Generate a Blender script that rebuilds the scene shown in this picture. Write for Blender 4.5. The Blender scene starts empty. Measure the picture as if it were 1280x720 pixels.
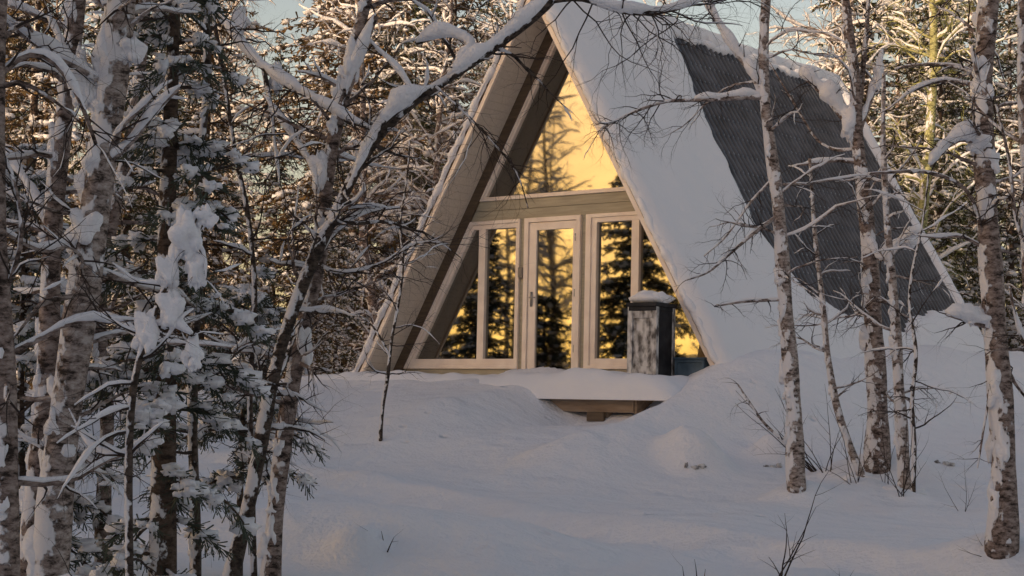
import bpy, math, random
import numpy as np
from mathutils import Vector, Matrix
# ---------------------------------------------------------------- camera
F, PSI, PIT, ROL, ZC, HX, HY = 2175.384, .675, .07, .021, -.486, .609, 23.496
RH, RW, OV, RL = 5.105, 2.961, .664, 7.871      # apex under roof, half width, overhang, length
scene = bpy.context.scene
COL = scene.collection
cam_d = bpy.data.cameras.new('camera'); cam = bpy.data.objects.new('camera', cam_d); COL.objects.link(cam)
scene.camera = cam
cr, sr, cp, sp = math.cos(ROL), math.sin(ROL), math.cos(PIT), math.sin(PIT)
Xr = Vector((1, 0, 0)); Up0 = Vector((0, -sp, cp)); FW = Vector((0, cp, sp))
RI = Xr*cr + Up0*sr; UP = -Xr*sr + Up0*cr
M = Matrix((RI, UP, -FW)).transposed().to_4x4(); M.translation = Vector((0, 0, ZC))
cam.matrix_world = M
cam_d.sensor_width = 36; cam_d.lens = 36*F/1280; cam_d.clip_end = 2000; cam_d.clip_start = .05
# ---------------------------------------------------------------- world, sun, exposure
SUN_EL, SUN_AZ = math.radians(12), math.radians(42)      # azimuth: to the left of straight behind the camera
sun_dir = Vector((-math.sin(SUN_AZ)*math.cos(SUN_EL), -math.cos(SUN_AZ)*math.cos(SUN_EL), math.sin(SUN_EL)))
w = bpy.data.worlds.new("World"); scene.world = w; w.use_nodes = True
nt = w.node_tree; nt.nodes.clear()
def N(nt, t, **kw):
    n = nt.nodes.new(t)
    for k, v in kw.items(): setattr(n, k, v)
    return n
out = N(nt, 'ShaderNodeOutputWorld'); bg = N(nt, 'ShaderNodeBackground'); bg.inputs[1].default_value = .125
sky = N(nt, 'ShaderNodeTexSky', sky_type='NISHITA'); sky.sun_disc = False
sky.sun_elevation = SUN_EL; sky.sun_rotation = math.pi + SUN_AZ
sky.dust_density = 2.0; sky.air_density = 1.3
tc = N(nt, 'ShaderNodeTexCoord')
dot = N(nt, 'ShaderNodeVectorMath', operation='DOT_PRODUCT')
glow = Vector((-.985, -.17, 0)).normalized(); dot.inputs[1].default_value = glow
nt.links.new(tc.outputs['Generated'], dot.inputs[0])
mr = N(nt, 'ShaderNodeMapRange', interpolation_type='SMOOTHSTEP'); mr.inputs[1].default_value = .865; mr.inputs[2].default_value = .985
nt.links.new(dot.outputs['Value'], mr.inputs[0])
mix = N(nt, 'ShaderNodeMix', data_type='RGBA'); 
sep = N(nt, 'ShaderNodeSeparateXYZ'); nt.links.new(tc.outputs['Generated'], sep.inputs[0])
gr = N(nt, 'ShaderNodeMapRange'); gr.inputs[1].default_value = 0.0; gr.inputs[2].default_value = .24; nt.links.new(sep.outputs['Z'], gr.inputs[0])
gm = N(nt, 'ShaderNodeMix', data_type='RGBA'); gm.inputs['A'].default_value = (39, 23, 4.6, 1); gm.inputs['B'].default_value = (37, 23.2, 11.5, 1)
nt.links.new(gr.outputs[0], gm.inputs['Factor'])
cm = N(nt, 'ShaderNodeMapping'); cm.inputs['Scale'].default_value = (5, 5, 26); nt.links.new(tc.outputs['Generated'], cm.inputs[0])
cn = N(nt, 'ShaderNodeTexNoise'); cn.inputs['Scale'].default_value = 1.5; cn.inputs['Detail'].default_value = 5; nt.links.new(cm.outputs[0], cn.inputs[0])
c2 = N(nt, 'ShaderNodeMapRange'); c2.inputs[1].default_value = .3; c2.inputs[2].default_value = .7; c2.inputs[3].default_value = .60; c2.inputs[4].default_value = 1.08; nt.links.new(cn.outputs[0], c2.inputs[0])
cv = N(nt, 'ShaderNodeVectorMath', operation='SCALE'); nt.links.new(gm.outputs['Result'], cv.inputs[0]); nt.links.new(c2.outputs[0], cv.inputs['Scale'])
nt.links.new(cv.outputs[0], mix.inputs['B'])
nt.links.new(mr.outputs[0], mix.inputs['Factor']); tint = N(nt, 'ShaderNodeMix', data_type='RGBA', blend_type='MULTIPLY'); tint.inputs['Factor'].default_value = 1; tint.inputs['B'].default_value = (1.21, .985, .93, 1)
nt.links.new(sky.outputs[0], tint.inputs['A']); nt.links.new(tint.outputs['Result'], mix.inputs['A'])
nt.links.new(mix.outputs['Result'], bg.inputs[0]); nt.links.new(bg.outputs[0], out.inputs[0])
sd = bpy.data.lights.new('sun', 'SUN'); sd.energy = 3.2; sd.angle = math.radians(.5); sd.color = (1, .72, .46)
so = bpy.data.objects.new('sun', sd); COL.objects.link(so); so.rotation_euler = sun_dir.to_track_quat('Z', 'Y').to_euler()
scene.view_settings.view_transform = 'Standard'; scene.view_settings.look = 'None'
scene.view_settings.exposure = 0.40; scene.view_settings.gamma = 1

# ---------------------------------------------------------------- helpers
def ray(px, py):
    u, v = (px-640)/F, (py-360)/F
    return RI*u - UP*v + FW
def at(px, py, D):
    r = ray(px, py); return Vector((0, 0, ZC)) + r*(D/r.y)
CS, SN = math.cos(PSI), math.sin(PSI)
def hw(x, y, z=0):        # house -> world
    return Vector((HX + x*CS + y*SN, HY - x*SN + y*CS, z))
rng = random.Random(7)
class MB:
    def __init__(s): s.v = []; s.f = []
    def poly(s, pts):
        b = len(s.v); s.v += [tuple(p) for p in pts]; s.f.append(tuple(range(b, b+len(pts))))
    def box(s, a, b):
        x0, y0, z0 = a; x1, y1, z1 = b; k = len(s.v)
        s.v += [(x0,y0,z0),(x1,y0,z0),(x1,y1,z0),(x0,y1,z0),(x0,y0,z1),(x1,y0,z1),(x1,y1,z1),(x0,y1,z1)]
        s.f += [tuple(k+i for i in q) for q in ((0,3,2,1),(4,5,6,7),(0,1,5,4),(1,2,6,5),(2,3,7,6),(3,0,4,7))]
    def prism(s, pts, y0, y1):       # (x,z) polygon extruded along y
        n = len(pts); k = len(s.v)
        s.v += [(p[0], y0, p[1]) for p in pts] + [(p[0], y1, p[1]) for p in pts]
        s.f.append(tuple(range(k, k+n))); s.f.append(tuple(range(k+2*n-1, k+n-1, -1)))
        for i in range(n):
            j = (i+1) % n; s.f.append((k+i, k+n+i, k+n+j, k+j))
    def ring(s, o, i_, y0, y1):      # frame between two polygons
        n = len(o); k = len(s.v)
        for y in (y0, y1):
            s.v += [(p[0], y, p[1]) for p in o] + [(p[0], y, p[1]) for p in i_]
        for a in range(n):
            b = (a+1) % n
            s.f += [(k+a, k+b, k+n+b, k+n+a), (k+2*n+a, k+3*n+a, k+3*n+b, k+2*n+b),
                    (k+a, k+2*n+a, k+2*n+b, k+b), (k+n+a, k+n+b, k+3*n+b, k+3*n+a)]
    def tube(s, path, rad, n=6, jit=0, rg=rng, cap=True, sz=1.0):
        k = len(s.v); m = len(path)
        if m < 2: return
        u = None
        for i, p in enumerate(path):
            d = path[min(i+1, m-1)] - path[max(i-1, 0)]
            if d.length < 1e-9: d = Vector((0, 0, 1))
            d.normalize()
            if u is None: u = d.orthogonal().normalized()
            u = (u - d*u.dot(d))
            if u.length < 1e-6: u = d.orthogonal()
            u.normalize(); vv = d.cross(u); r = rad[i]
            for j in range(n):
                a = 6.28318*j/n; rr = r*(1+jit*(rg.random()-.5)) if jit else r
                o_ = (u*math.cos(a)+vv*math.sin(a))*rr
                s.v.append((p.x+o_.x, p.y+o_.y, p.z+o_.z*sz))
        for i in range(m-1):
            for j in range(n):
                a = k+i*n+j; b = k+i*n+(j+1) % n; s.f.append((a, b, b+n, a+n))
        if cap:
            s.f.append(tuple(k+j for j in range(n-1, -1, -1))); s.f.append(tuple(k+(m-1)*n+j for j in range(n)))
    def blob(s, c, r, rg=rng, jit=.25, n=8, m=5):
        k = len(s.v); ph = [rg.random()*6.28 for _ in range(6)]
        for i in range(m+1):
            t = math.pi*i/m
            for j in range(n):
                a = 6.28318*j/n
                q = 1+jit*(.5*math.sin(2*a+ph[0]+2*t)+.35*math.sin(3*a+ph[1]-3*t)+.3*math.sin(5*t+ph[2])) + jit*.3*(rg.random()-.5)
                if i in (0, m): q = 1
                s.v.append((c[0]+r[0]*q*math.sin(t)*math.cos(a), c[1]+r[1]*q*math.sin(t)*math.sin(a), c[2]+r[2]*q*math.cos(t)))
        for i in range(m):
            for j in range(n):
                a = k+i*n+j; b = k+i*n+(j+1) % n
                s.f.append((a, a+n, b+n, b))
    def build(s, name, mat, parent=None, smooth=False, loc=None):
        me = bpy.data.meshes.new(name)
        nv = len(s.v); nf = len(s.f)
        me.vertices.add(nv); me.vertices.foreach_set('co', np.array(s.v, dtype=np.float32).ravel())
        ls = np.fromiter((len(f) for f in s.f), dtype=np.int32, count=nf)
        idx = np.fromiter((i for f in s.f for i in f), dtype=np.int32)
        me.loops.add(len(idx)); me.loops.foreach_set('vertex_index', idx)
        me.polygons.add(nf); st = np.zeros(nf, dtype=np.int32); st[1:] = np.cumsum(ls)[:-1]
        me.polygons.foreach_set('loop_start', st); me.polygons.foreach_set('loop_total', ls)
        me.polygons.foreach_set('use_smooth', np.full(nf, bool(smooth)))
        me.update(calc_edges=True); me.validate()
        me.materials.append(mat)
        o = bpy.data.objects.new(name, me); COL.objects.link(o)
        if parent: o.parent = parent
        if loc is not None:
            o.location = loc
        return o
def bevel(o, w_=.006, seg=2):
    m = o.modifiers.new('bevel', 'BEVEL'); m.width = w_; m.segments = seg; m.limit_method = 'ANGLE'; return o
def tag(o, label=None, cat=None, group=None, kind=None):
    if label: o['label'] = label
    if cat: o['category'] = cat
    if group: o['group'] = group
    if kind: o['kind'] = kind
    return o
def empty(name, loc, rz=0):
    o = bpy.data.objects.new(name, None); COL.objects.link(o); o.location = loc; o.rotation_euler = (0, 0, rz)
    o.empty_display_size = .2; return o
def inset(poly, d):      # convex polygon (x,z) counter-clockwise seen with x right z up; d per edge
    n = len(poly); L = []
    for i in range(n):
        a, b = poly[i], poly[(i+1) % n]; ex, ez = b[0]-a[0], b[1]-a[1]; l = math.hypot(ex, ez)
        nx, nz = -ez/l, ex/l; dd = d[i] if isinstance(d, (list, tuple)) else d
        L.append((nx, nz, nx*a[0]+nz*a[1]+dd))
    out_ = []
    for i in range(n):
        a, b = L[i-1], L[i]; det = a[0]*b[1]-a[1]*b[0]
        out_.append(((a[2]*b[1]-a[1]*b[2])/det, (a[0]*b[2]-a[2]*b[0])/det))
    return out_

# ---------------------------------------------------------------- materials
def mat(name, col, rough=.7, metal=0, spec=.3):
    m = bpy.data.materials.new(name); m.use_nodes = True; b = m.node_tree.nodes['Principled BSDF']
    b.inputs['Base Color'].default_value = (*col, 1); b.inputs['Roughness'].default_value = rough
    b.inputs['Metallic'].default_value = metal; b.inputs['Specular IOR Level'].default_value = spec
    return m
def noisy(m, scale, c0, c1, stretch=(1, 1, 1), detail=5, lo=.35, hi=.65, bump=0, bscale=None, bdist=.01, coord='Object'):
    nt = m.node_tree; b = nt.nodes['Principled BSDF']
    t = N(nt, 'ShaderNodeTexCoord'); mp = N(nt, 'ShaderNodeMapping'); mp.inputs['Scale'].default_value = stretch
    nt.links.new(t.outputs[coord], mp.inputs[0])
    n = N(nt, 'ShaderNodeTexNoise'); n.inputs['Scale'].default_value = scale; n.inputs['Detail'].default_value = detail
    nt.links.new(mp.outputs[0], n.inputs[0])
    r = N(nt, 'ShaderNodeValToRGB'); r.color_ramp.elements[0].position = lo; r.color_ramp.elements[1].position = hi
    r.color_ramp.elements[0].color = (*c0, 1); r.color_ramp.elements[1].color = (*c1, 1)
    nt.links.new(n.outputs[0], r.inputs[0]); nt.links.new(r.outputs[0], b.inputs['Base Color'])
    if bump:
        n2 = N(nt, 'ShaderNodeTexNoise'); n2.inputs['Scale'].default_value = bscale or scale*2; n2.inputs['Detail'].default_value = 6
        nt.links.new(mp.outputs[0], n2.inputs[0])
        bp = N(nt, 'ShaderNodeBump'); bp.inputs['Strength'].default_value = bump; bp.inputs['Distance'].default_value = bdist
        nt.links.new(n2.outputs[0], bp.inputs['Height']); nt.links.new(bp.outputs[0], b.inputs['Normal'])
    return m
SNOWC = (.80, .80, .83)
def snow_mat(name, fine=9, dist=.03, grain=60):
    m = mat(name, SNOWC, .65, 0, .25); nt = m.node_tree; b = nt.nodes['Principled BSDF']
    t = N(nt, 'ShaderNodeTexCoord')
    n = N(nt, 'ShaderNodeTexNoise'); n.inputs['Scale'].default_value = fine; n.inputs['Detail'].default_value = 6
    n2 = N(nt, 'ShaderNodeTexNoise'); n2.inputs['Scale'].default_value = grain; n2.inputs['Detail'].default_value = 3
    for q in (n, n2): nt.links.new(t.outputs['Object'], q.inputs[0])
    ad = N(nt, 'ShaderNodeMath', operation='MULTIPLY_ADD'); ad.inputs[1].default_value = .25
    nt.links.new(n2.outputs[0], ad.inputs[0]); nt.links.new(n.outputs[0], ad.inputs[2])
    bp = N(nt, 'ShaderNodeBump'); bp.inputs['Strength'].default_value = .5; bp.inputs['Distance'].default_value = dist
    nt.links.new(ad.outputs[0], bp.inputs['Height']); nt.links.new(bp.outputs[0], b.inputs['Normal'])
    return m
SNOW = snow_mat('snow_ground', 4.5, .13, 30)
def pits(m):
    nt = m.node_tree; b = nt.nodes['Principled BSDF']; bp0 = b.inputs['Normal'].links[0].from_node
    t = N(nt, 'ShaderNodeTexCoord'); nz = N(nt, 'ShaderNodeTexNoise'); nz.inputs['Scale'].default_value = .8; nt.links.new(t.outputs['Object'], nz.inputs[0])
    v = N(nt, 'ShaderNodeTexVoronoi'); v.inputs['Scale'].default_value = 3.2; nt.links.new(t.outputs['Object'], v.inputs['Vector'])
    mr = N(nt, 'ShaderNodeMapRange', interpolation_type='SMOOTHSTEP'); mr.inputs[1].default_value = 0; mr.inputs[2].default_value = .2; nt.links.new(v.outputs['Distance'], mr.inputs[0])
    th = N(nt, 'ShaderNodeMapRange', interpolation_type='SMOOTHSTEP'); th.inputs[1].default_value = .48; th.inputs[2].default_value = .62; nt.links.new(nz.outputs[0], th.inputs[0])
    mu = N(nt, 'ShaderNodeMath', operation='MULTIPLY'); nt.links.new(mr.outputs[0], mu.inputs[0]); nt.links.new(th.outputs[0], mu.inputs[1])
    bp = N(nt, 'ShaderNodeBump'); bp.inputs['Strength'].default_value = .7; bp.inputs['Distance'].default_value = .05
    nt.links.new(mu.outputs[0], bp.inputs['Height']); nt.links.new(bp0.outputs[0], bp.inputs['Normal']); nt.links.new(bp.outputs[0], b.inputs['Normal'])
pits(SNOW)
SNOWR = snow_mat('snow_roof', 6, .03, 60)
SNOWB = snow_mat('snow_on_branch', 16, .06, 60)
def bark_mat(name, light, mid, dark, snow=.5, sc=1.0):
    m = mat(name, light, .85, 0, .2); nt = m.node_tree; b = nt.nodes['Principled BSDF']
    t = N(nt, 'ShaderNodeTexCoord'); mp = N(nt, 'ShaderNodeMapping'); mp.inputs['Scale'].default_value = (1, 1, 2.2)
    nt.links.new(t.outputs['Object'], mp.inputs[0])
    n = N(nt, 'ShaderNodeTexNoise'); n.inputs['Scale'].default_value = 13*sc; n.inputs['Detail'].default_value = 9; n.inputs['Roughness'].default_value = .72
    nt.links.new(mp.outputs[0], n.inputs[0])
    r = N(nt, 'ShaderNodeValToRGB'); e = r.color_ramp.elements
    e[0].position = .40; e[0].color = (*dark, 1); e[1].position = .62; e[1].color = (*light, 1)
    q = e.new(.50); q.color = (*mid, 1)
    nt.links.new(n.outputs[0], r.inputs[0])
    # snow plastered on the windward side
    n2 = N(nt, 'ShaderNodeTexNoise'); n2.inputs['Scale'].default_value = 8*sc; n2.inputs['Detail'].default_value = 5
    mp2 = N(nt, 'ShaderNodeMapping'); mp2.inputs['Scale'].default_value = (1, 1, .8); nt.links.new(t.outputs['Object'], mp2.inputs[0]); nt.links.new(mp2.outputs[0], n2.inputs[0])
    g = N(nt, 'ShaderNodeNewGeometry'); dp = N(nt, 'ShaderNodeVectorMath', operation='DOT_PRODUCT'); dp.inputs[1].default_value = (-.85, -.25, .45)
    nt.links.new(g.outputs['Normal'], dp.inputs[0])
    ma = N(nt, 'ShaderNodeMath', operation='MULTIPLY_ADD'); ma.inputs[1].default_value = .16; nt.links.new(dp.outputs['Value'], ma.inputs[0])
    n3 = N(nt, 'ShaderNodeTexNoise'); n3.inputs['Scale'].default_value = 30*sc; n3.inputs['Detail'].default_value = 4; nt.links.new(mp2.outputs[0], n3.inputs[0])
    m3 = N(nt, 'ShaderNodeMath', operation='MULTIPLY_ADD'); m3.inputs[1].default_value = .32; nt.links.new(n3.outputs[0], m3.inputs[0]); nt.links.new(n2.outputs[0], m3.inputs[2])
    m4 = N(nt, 'ShaderNodeMath', operation='SUBTRACT'); m4.inputs[1].default_value = .16; nt.links.new(m3.outputs[0], m4.inputs[0]); nt.links.new(m4.outputs[0], ma.inputs[2])
    mr = N(nt, 'ShaderNodeMapRange', interpolation_type='SMOOTHSTEP'); mr.inputs[1].default_value = 1.03-snow; mr.inputs[2].default_value = 1.09-snow
    nt.links.new(ma.outputs[0], mr.inputs[0])
    mx = N(nt, 'ShaderNodeMix', data_type='RGBA'); mx.inputs['B'].default_value = (.74, .73, .75, 1)
    nt.links.new(mr.outputs[0], mx.inputs['Factor']); nt.links.new(r.outputs[0], mx.inputs['A']); nt.links.new(mx.outputs['Result'], b.inputs['Base Color'])
    ad = N(nt, 'ShaderNodeMath', operation='MULTIPLY_ADD'); ad.inputs[1].default_value = 1.2; nt.links.new(mr.outputs[0], ad.inputs[0]); nt.links.new(n.outputs[0], ad.inputs[2])
    bp = N(nt, 'ShaderNodeBump'); bp.inputs['Strength'].default_value = .8; bp.inputs['Distance'].default_value = .012
    nt.links.new(ad.outputs[0], bp.inputs['Height']); nt.links.new(bp.outputs[0], b.inputs['Normal'])
    return m
BIRCH = bark_mat('birch_bark', (.48, .43, .40), (.28, .225, .20), (.04, .03, .025), .475)
BIRCHB = bark_mat('birch_bark_brown', (.36, .30, .27), (.20, .15, .13), (.03, .022, .018), .45)
DARKB = bark_mat('dark_bark', (.12, .09, .075), (.06, .045, .035), (.018, .013, .011), .50, 1.3)
SPRB = bark_mat('spruce_bark', (.13, .095, .075), (.08, .055, .04), (.025, .018, .015), .45, 1.3)
ASPEN = bark_mat('mossy_bark', (.44, .44, .21), (.31, .31, .14), (.10, .09, .05), .40)
TWIG = mat('twig_bark', (.035, .024, .02), .8)
TWIGB = mat('twig_bark_brown', (.20, .13, .07), .8)
TWIGF = noisy(mat('twig_bark_frosted', (.4, .34, .3), .8), 2, (.10, .07, .05), (.50, .43, .39))
TWIGG = mat('twig_bark_sunlit', (.40, .41, .15), .8)  # yellow-green sunlight on frosted twigs, put into the base colour
NEED = noisy(mat('spruce_needles', (.04, .055, .04), .7), 3, (.024, .034, .022), (.085, .10, .07))
NEEDB = noisy(mat('spruce_needles_brown', (.06, .05, .03), .7), 1.5, (.05, .04, .018), (.20, .12, .045))
NEEDG = noisy(mat('spruce_needles_far', (.05, .06, .03), .7), 1.5, (.035, .045, .022), (.10, .095, .04))
TRIM = noisy(mat('cream_paint', (.7, .6, .5), .5), 4, (.80, .69, .60), (.90, .80, .70), (1, 1, 1), 4)
def wood(name, a, b_, st=(1.2, 14, 14), rough=.7):
    return noisy(mat(name, a, rough), 2.2, a, b_, st, 6, .3, .7, .5, 5, .004)
BOARD = wood('olive_boards', (.32, .29, .22), (.44, .40, .30))
SOFF = wood('soffit_boards', (.62, .55, .47), (.70, .63, .55))
BROWN = wood('brown_fascia', (.17, .11, .065), (.26, .17, .10))
DBROWN = wood('dark_beam', (.085, .06, .04), (.14, .10, .065))
INTW = wood('interior_wood', (.045, .026, .016), (.07, .042, .026))
DECKW = wood('deck_wood', (.22, .155, .11), (.34, .26, .19), (1.5, 10, 10))
GREYW = noisy(mat('weathered_wood', (.2, .19, .17), .85), 7, (.11, .10, .095), (.62, .61, .60), (2, 2, 1.0), 8, .36, .60, .6, 12, .01)
METAL = noisy(mat('roof_metal', (.05, .055, .065), .5, 0, .5), 3, (.034, .042, .056), (.11, .125, .155), (1, 1, 1), 9, .38, .75)
def frost_valleys(m, pitch, off):
    nt = m.node_tree; b = nt.nodes['Principled BSDF']; src = b.inputs['Base Color'].links[0].from_socket
    t = N(nt, 'ShaderNodeTexCoord'); sx = N(nt, 'ShaderNodeSeparateXYZ'); nt.links.new(t.outputs['Object'], sx.inputs[0])
    a = N(nt, 'ShaderNodeMath', operation='SUBTRACT'); a.inputs[1].default_value = off; nt.links.new(sx.outputs['Y'], a.inputs[0])
    p = N(nt, 'ShaderNodeMath', operation='WRAP'); p.inputs[1].default_value = pitch; p.inputs[2].default_value = 0; nt.links.new(a.outputs[0], p.inputs[0])
    r = N(nt, 'ShaderNodeValToRGB'); e = r.color_ramp.elements; e[0].position = .04; e[0].color = (0, 0, 0, 1); e[1].position = .10; e[1].color = (1, 1, 1, 1)
    q = e.new(.36); q.color = (1, 1, 1, 1); q = e.new(.44); q.color = (0, 0, 0, 1)
    d = N(nt, 'ShaderNodeMath', operation='DIVIDE'); d.inputs[1].default_value = pitch; nt.links.new(p.outputs[0], d.inputs[0]); nt.links.new(d.outputs[0], r.inputs[0])
    n = N(nt, 'ShaderNodeTexNoise'); n.inputs['Scale'].default_value = 1.6; n.inputs['Detail'].default_value = 8; nt.links.new(t.outputs['Object'], n.inputs[0])
    mr = N(nt, 'ShaderNodeMapRange'); mr.inputs[1].default_value = .35; mr.inputs[2].default_value = .7; mr.inputs[3].default_value = .12; mr.inputs[4].default_value = .80; nt.links.new(n.outputs[0], mr.inputs[0])
    mu = N(nt, 'ShaderNodeMath', operation='MULTIPLY'); nt.links.new(r.outputs[0], mu.inputs[0]); nt.links.new(mr.outputs[0], mu.inputs[1])
    mx = N(nt, 'ShaderNodeMix', data_type='RGBA'); mx.inputs['B'].default_value = (.66, .66, .69, 1)
    nt.links.new(mu.outputs[0], mx.inputs['Factor']); nt.links.new(src, mx.inputs['A']); nt.links.new(mx.outputs['Result'], b.inputs['Base Color'])
frost_valleys(METAL, .13, .2)
# ---------------------------------------------------------------- ground
def sstep(a, b, x):
    t = np.clip((x-a)/(b-a), 0, 1); return t*t*(3-2*t)
PROF = ([-60, 0, 7, 11, 13, 15, 17, 19.3, 21, 22.4, 24.4, 31, 46, 80, 300], [-2.2, -1.95, -1.70, -1.56, -1.48, -1.38, -1.26, -1.03, -.84, -.68, -.5, -.3, .35, 2.2, 12])
BUMPS = [  # px, py on ground, radius x, y, height
]
def ground(X, Y, det=True):
    X = np.asarray(X, float); Y = np.asarray(Y, float)
    # smoothed profile
    z = sum(np.interp(Y+o_, *PROF) for o_ in (-1.2, -.6, 0, .6, 1.2))/5
    z = z + .05*np.sin(X*.9+.4*Y)*np.sin(Y*.55+1) + .03*np.sin(X*2.1+1.3)*np.sin(Y*1.7-X*.6)
    lx = (X-HX)*CS - (Y-HY)*SN; ly = (X-HX)*SN + (Y-HY)*CS
    # apron in front of the deck
    ap = sstep(-5.5, -2.0, ly)*(1-sstep(2.6, 4.5, lx))*sstep(-6.5, -3.5, lx)
    tgt = -.10 - .50*sstep(.7, 1.7, lx)*(1-.6*sstep(2.5, 3.1, lx)) - .12*sstep(0, 1, -ly-1.0)-.10*sstep(1.5, 4, -ly)
    z = z + (tgt-z)*ap
    # eave bank on the right
    fall = np.exp(-(np.maximum(lx-3.0, 0)/1.25)**2)
    win = sstep(-2.0, .3, ly)*(1-sstep(8.4, 10.5, ly))
    crest = .30 + .28*sstep(1, 6, ly)+.05*np.sin(ly*1.7)
    bank = np.where(lx > 0, fall*win, 0)
    z = z + (crest - z)*bank*(crest > z)
    fr = np.exp(-((lx-3.3)/.9)**2-((ly+1.1)/.9)**2)*.16
    z = z + fr
    # left eave
    fl = np.exp(-(np.maximum(-lx-3.0, 0)/1.0)**2)*sstep(-2.4, -.6, ly)*(1-sstep(8.4, 10.5, ly))
    z = z + np.where(lx < 0, fl*np.maximum(-.02-z, 0), 0)
    # inside of the house sits lower
    ins = (1-sstep(2.35, 2.75, np.abs(lx)))*sstep(-.35, .0, ly)*(1-sstep(RL-.2, RL+.1, ly))
    z = z*(1-ins) + (-.45)*ins
    # under the deck
    dk = (1-sstep(2.5, 2.6, lx))*sstep(-3.2, -3.0, lx)*sstep(-.93, -.80, ly)*(1-sstep(-.5, .3, ly))
    z = z*(1-dk)+np.minimum(z, -.42)*dk
    # blocking hill added out of view to keep the low sun off the clearing
    sx, sy = -math.sin(SUN_AZ), -math.cos(SUN_AZ)
    al = (X-HX)*sx + (Y-HY)*sy; la = (X-HX)*(-.743)+(Y-HY)*.669
    crest_h = 17.6
    hill = crest_h*np.exp(-((al-46)/9.0)**4)*(1-sstep(7, 15, la))*sstep(-60, -34, la)
    z = z + hill
    if det:
        for (bx, by, rx, ry, h, ang) in BUMPS:
            ca, sa = math.cos(ang), math.sin(ang); dx, dy = X-bx, Y-by
            u = dx*ca+dy*sa; v = -dx*sa+dy*ca
            z = z + h*np.exp(-((u/rx)**2+(v/ry)**2)**1.4)
        near = np.exp(-(Y/40)**2)
        z = z + near*(.012*np.sin(X*5.1+Y*2.2)*np.sin(Y*4.3-X) + .008*np.sin(X*11+3*np.sin(Y*3))*np.sin(Y*9+X*2))
        # trodden trail
        tx = -2.35 + (17.6-Y)*.85
        tr = np.exp(-((X-tx)/.30)**2)*sstep(10, 11.5, Y)*(1-sstep(18.5, 19.5, Y))
        z = z - tr*(.10+.05*np.sin(Y*9+X*2)*np.sin(X*7+1)) + .05*np.exp(-((X-tx-.62)/.2)**2)*sstep(11, 12.5, Y)*(1-sstep(17.5, 19, Y))
        z = z + near*.02*np.sin(X*2.7+np.sin(Y*2.1))*np.sin(Y*3.1+1.5*np.sin(X*1.3))
    return z
def gz(x, y): return float(ground(x, y))
def ghit(px, py):
    r = ray(px, py); D = 4.0; o_ = Vector((0, 0, ZC))
    while D < 60:
        p = o_ + r*(D/r.y)
        if p.z <= gz(p.x, p.y): return p
        D += .05
    return p
for (px, py, rx, ry, h, ang) in [(868, 580, .34, .4, .36, 0), (968, 576, .24, .26, .28, 0), (480, 690, 1.35, .70, .34, -.15), (440, 690, .2, .2, .14, 0),
                                 (1097, 590, .55, .5, .16, 0), (1180, 590, .9, .3, .10, .1), (1255, 700, .5, .45, .16, 0), (600, 545, 1.3, .9, .14, .2),
                                 (1030, 620, .6, .4, .10, 0), (998, 620, .26, .3, .12, 0), (1255, 702, .32, .3, .13, 0), (1135, 624, .22, .2, .07, 0), (1080, 606, .2, .18, .07, 0), (760, 560, .8, .5, .12, .3), (900, 640, 1.0, .5, .08, -.2), (680, 600, .9, .35, .07, .3), (300, 640, 1.0, .8, .12, 0), (860, 520, .5, .4, .1, 0)]:
    p = ghit(px, py); BUMPS_ = (p.x, p.y, rx, ry, h, ang); BUMPS.append(BUMPS_)
def axis(lo, hi, a, b, fine, coarse):
    v = list(np.arange(a, b, fine)); d = fine; x = a
    while x > lo: d = min(d*1.13, coarse); x -= d; v.insert(0, x)
    d = fine; x = v[-1]
    while x < hi: d = min(d*1.13, coarse); x += d; v.append(x)
    return np.array(v)
gx = axis(-170, 170, -6.5, 8.5, .07, 6); gy = axis(-120, 260, 9.5, 27, .07, 6)
GX, GY = np.meshgrid(gx, gy); GZ = ground(GX, GY)
g = MB(); nx, ny = len(gx), len(gy)
g.v = list(map(tuple, np.stack([GX.ravel(), GY.ravel(), GZ.ravel()], 1)))
g.f = [(j*nx+i, j*nx+i+1, (j+1)*nx+i+1, (j+1)*nx+i) for j in range(ny-1) for i in range(nx-1)]
tag(g.build('snowy_ground', SNOW, smooth=True), 'snow covered ground rising gently to the cabin', kind='structure')

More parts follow.
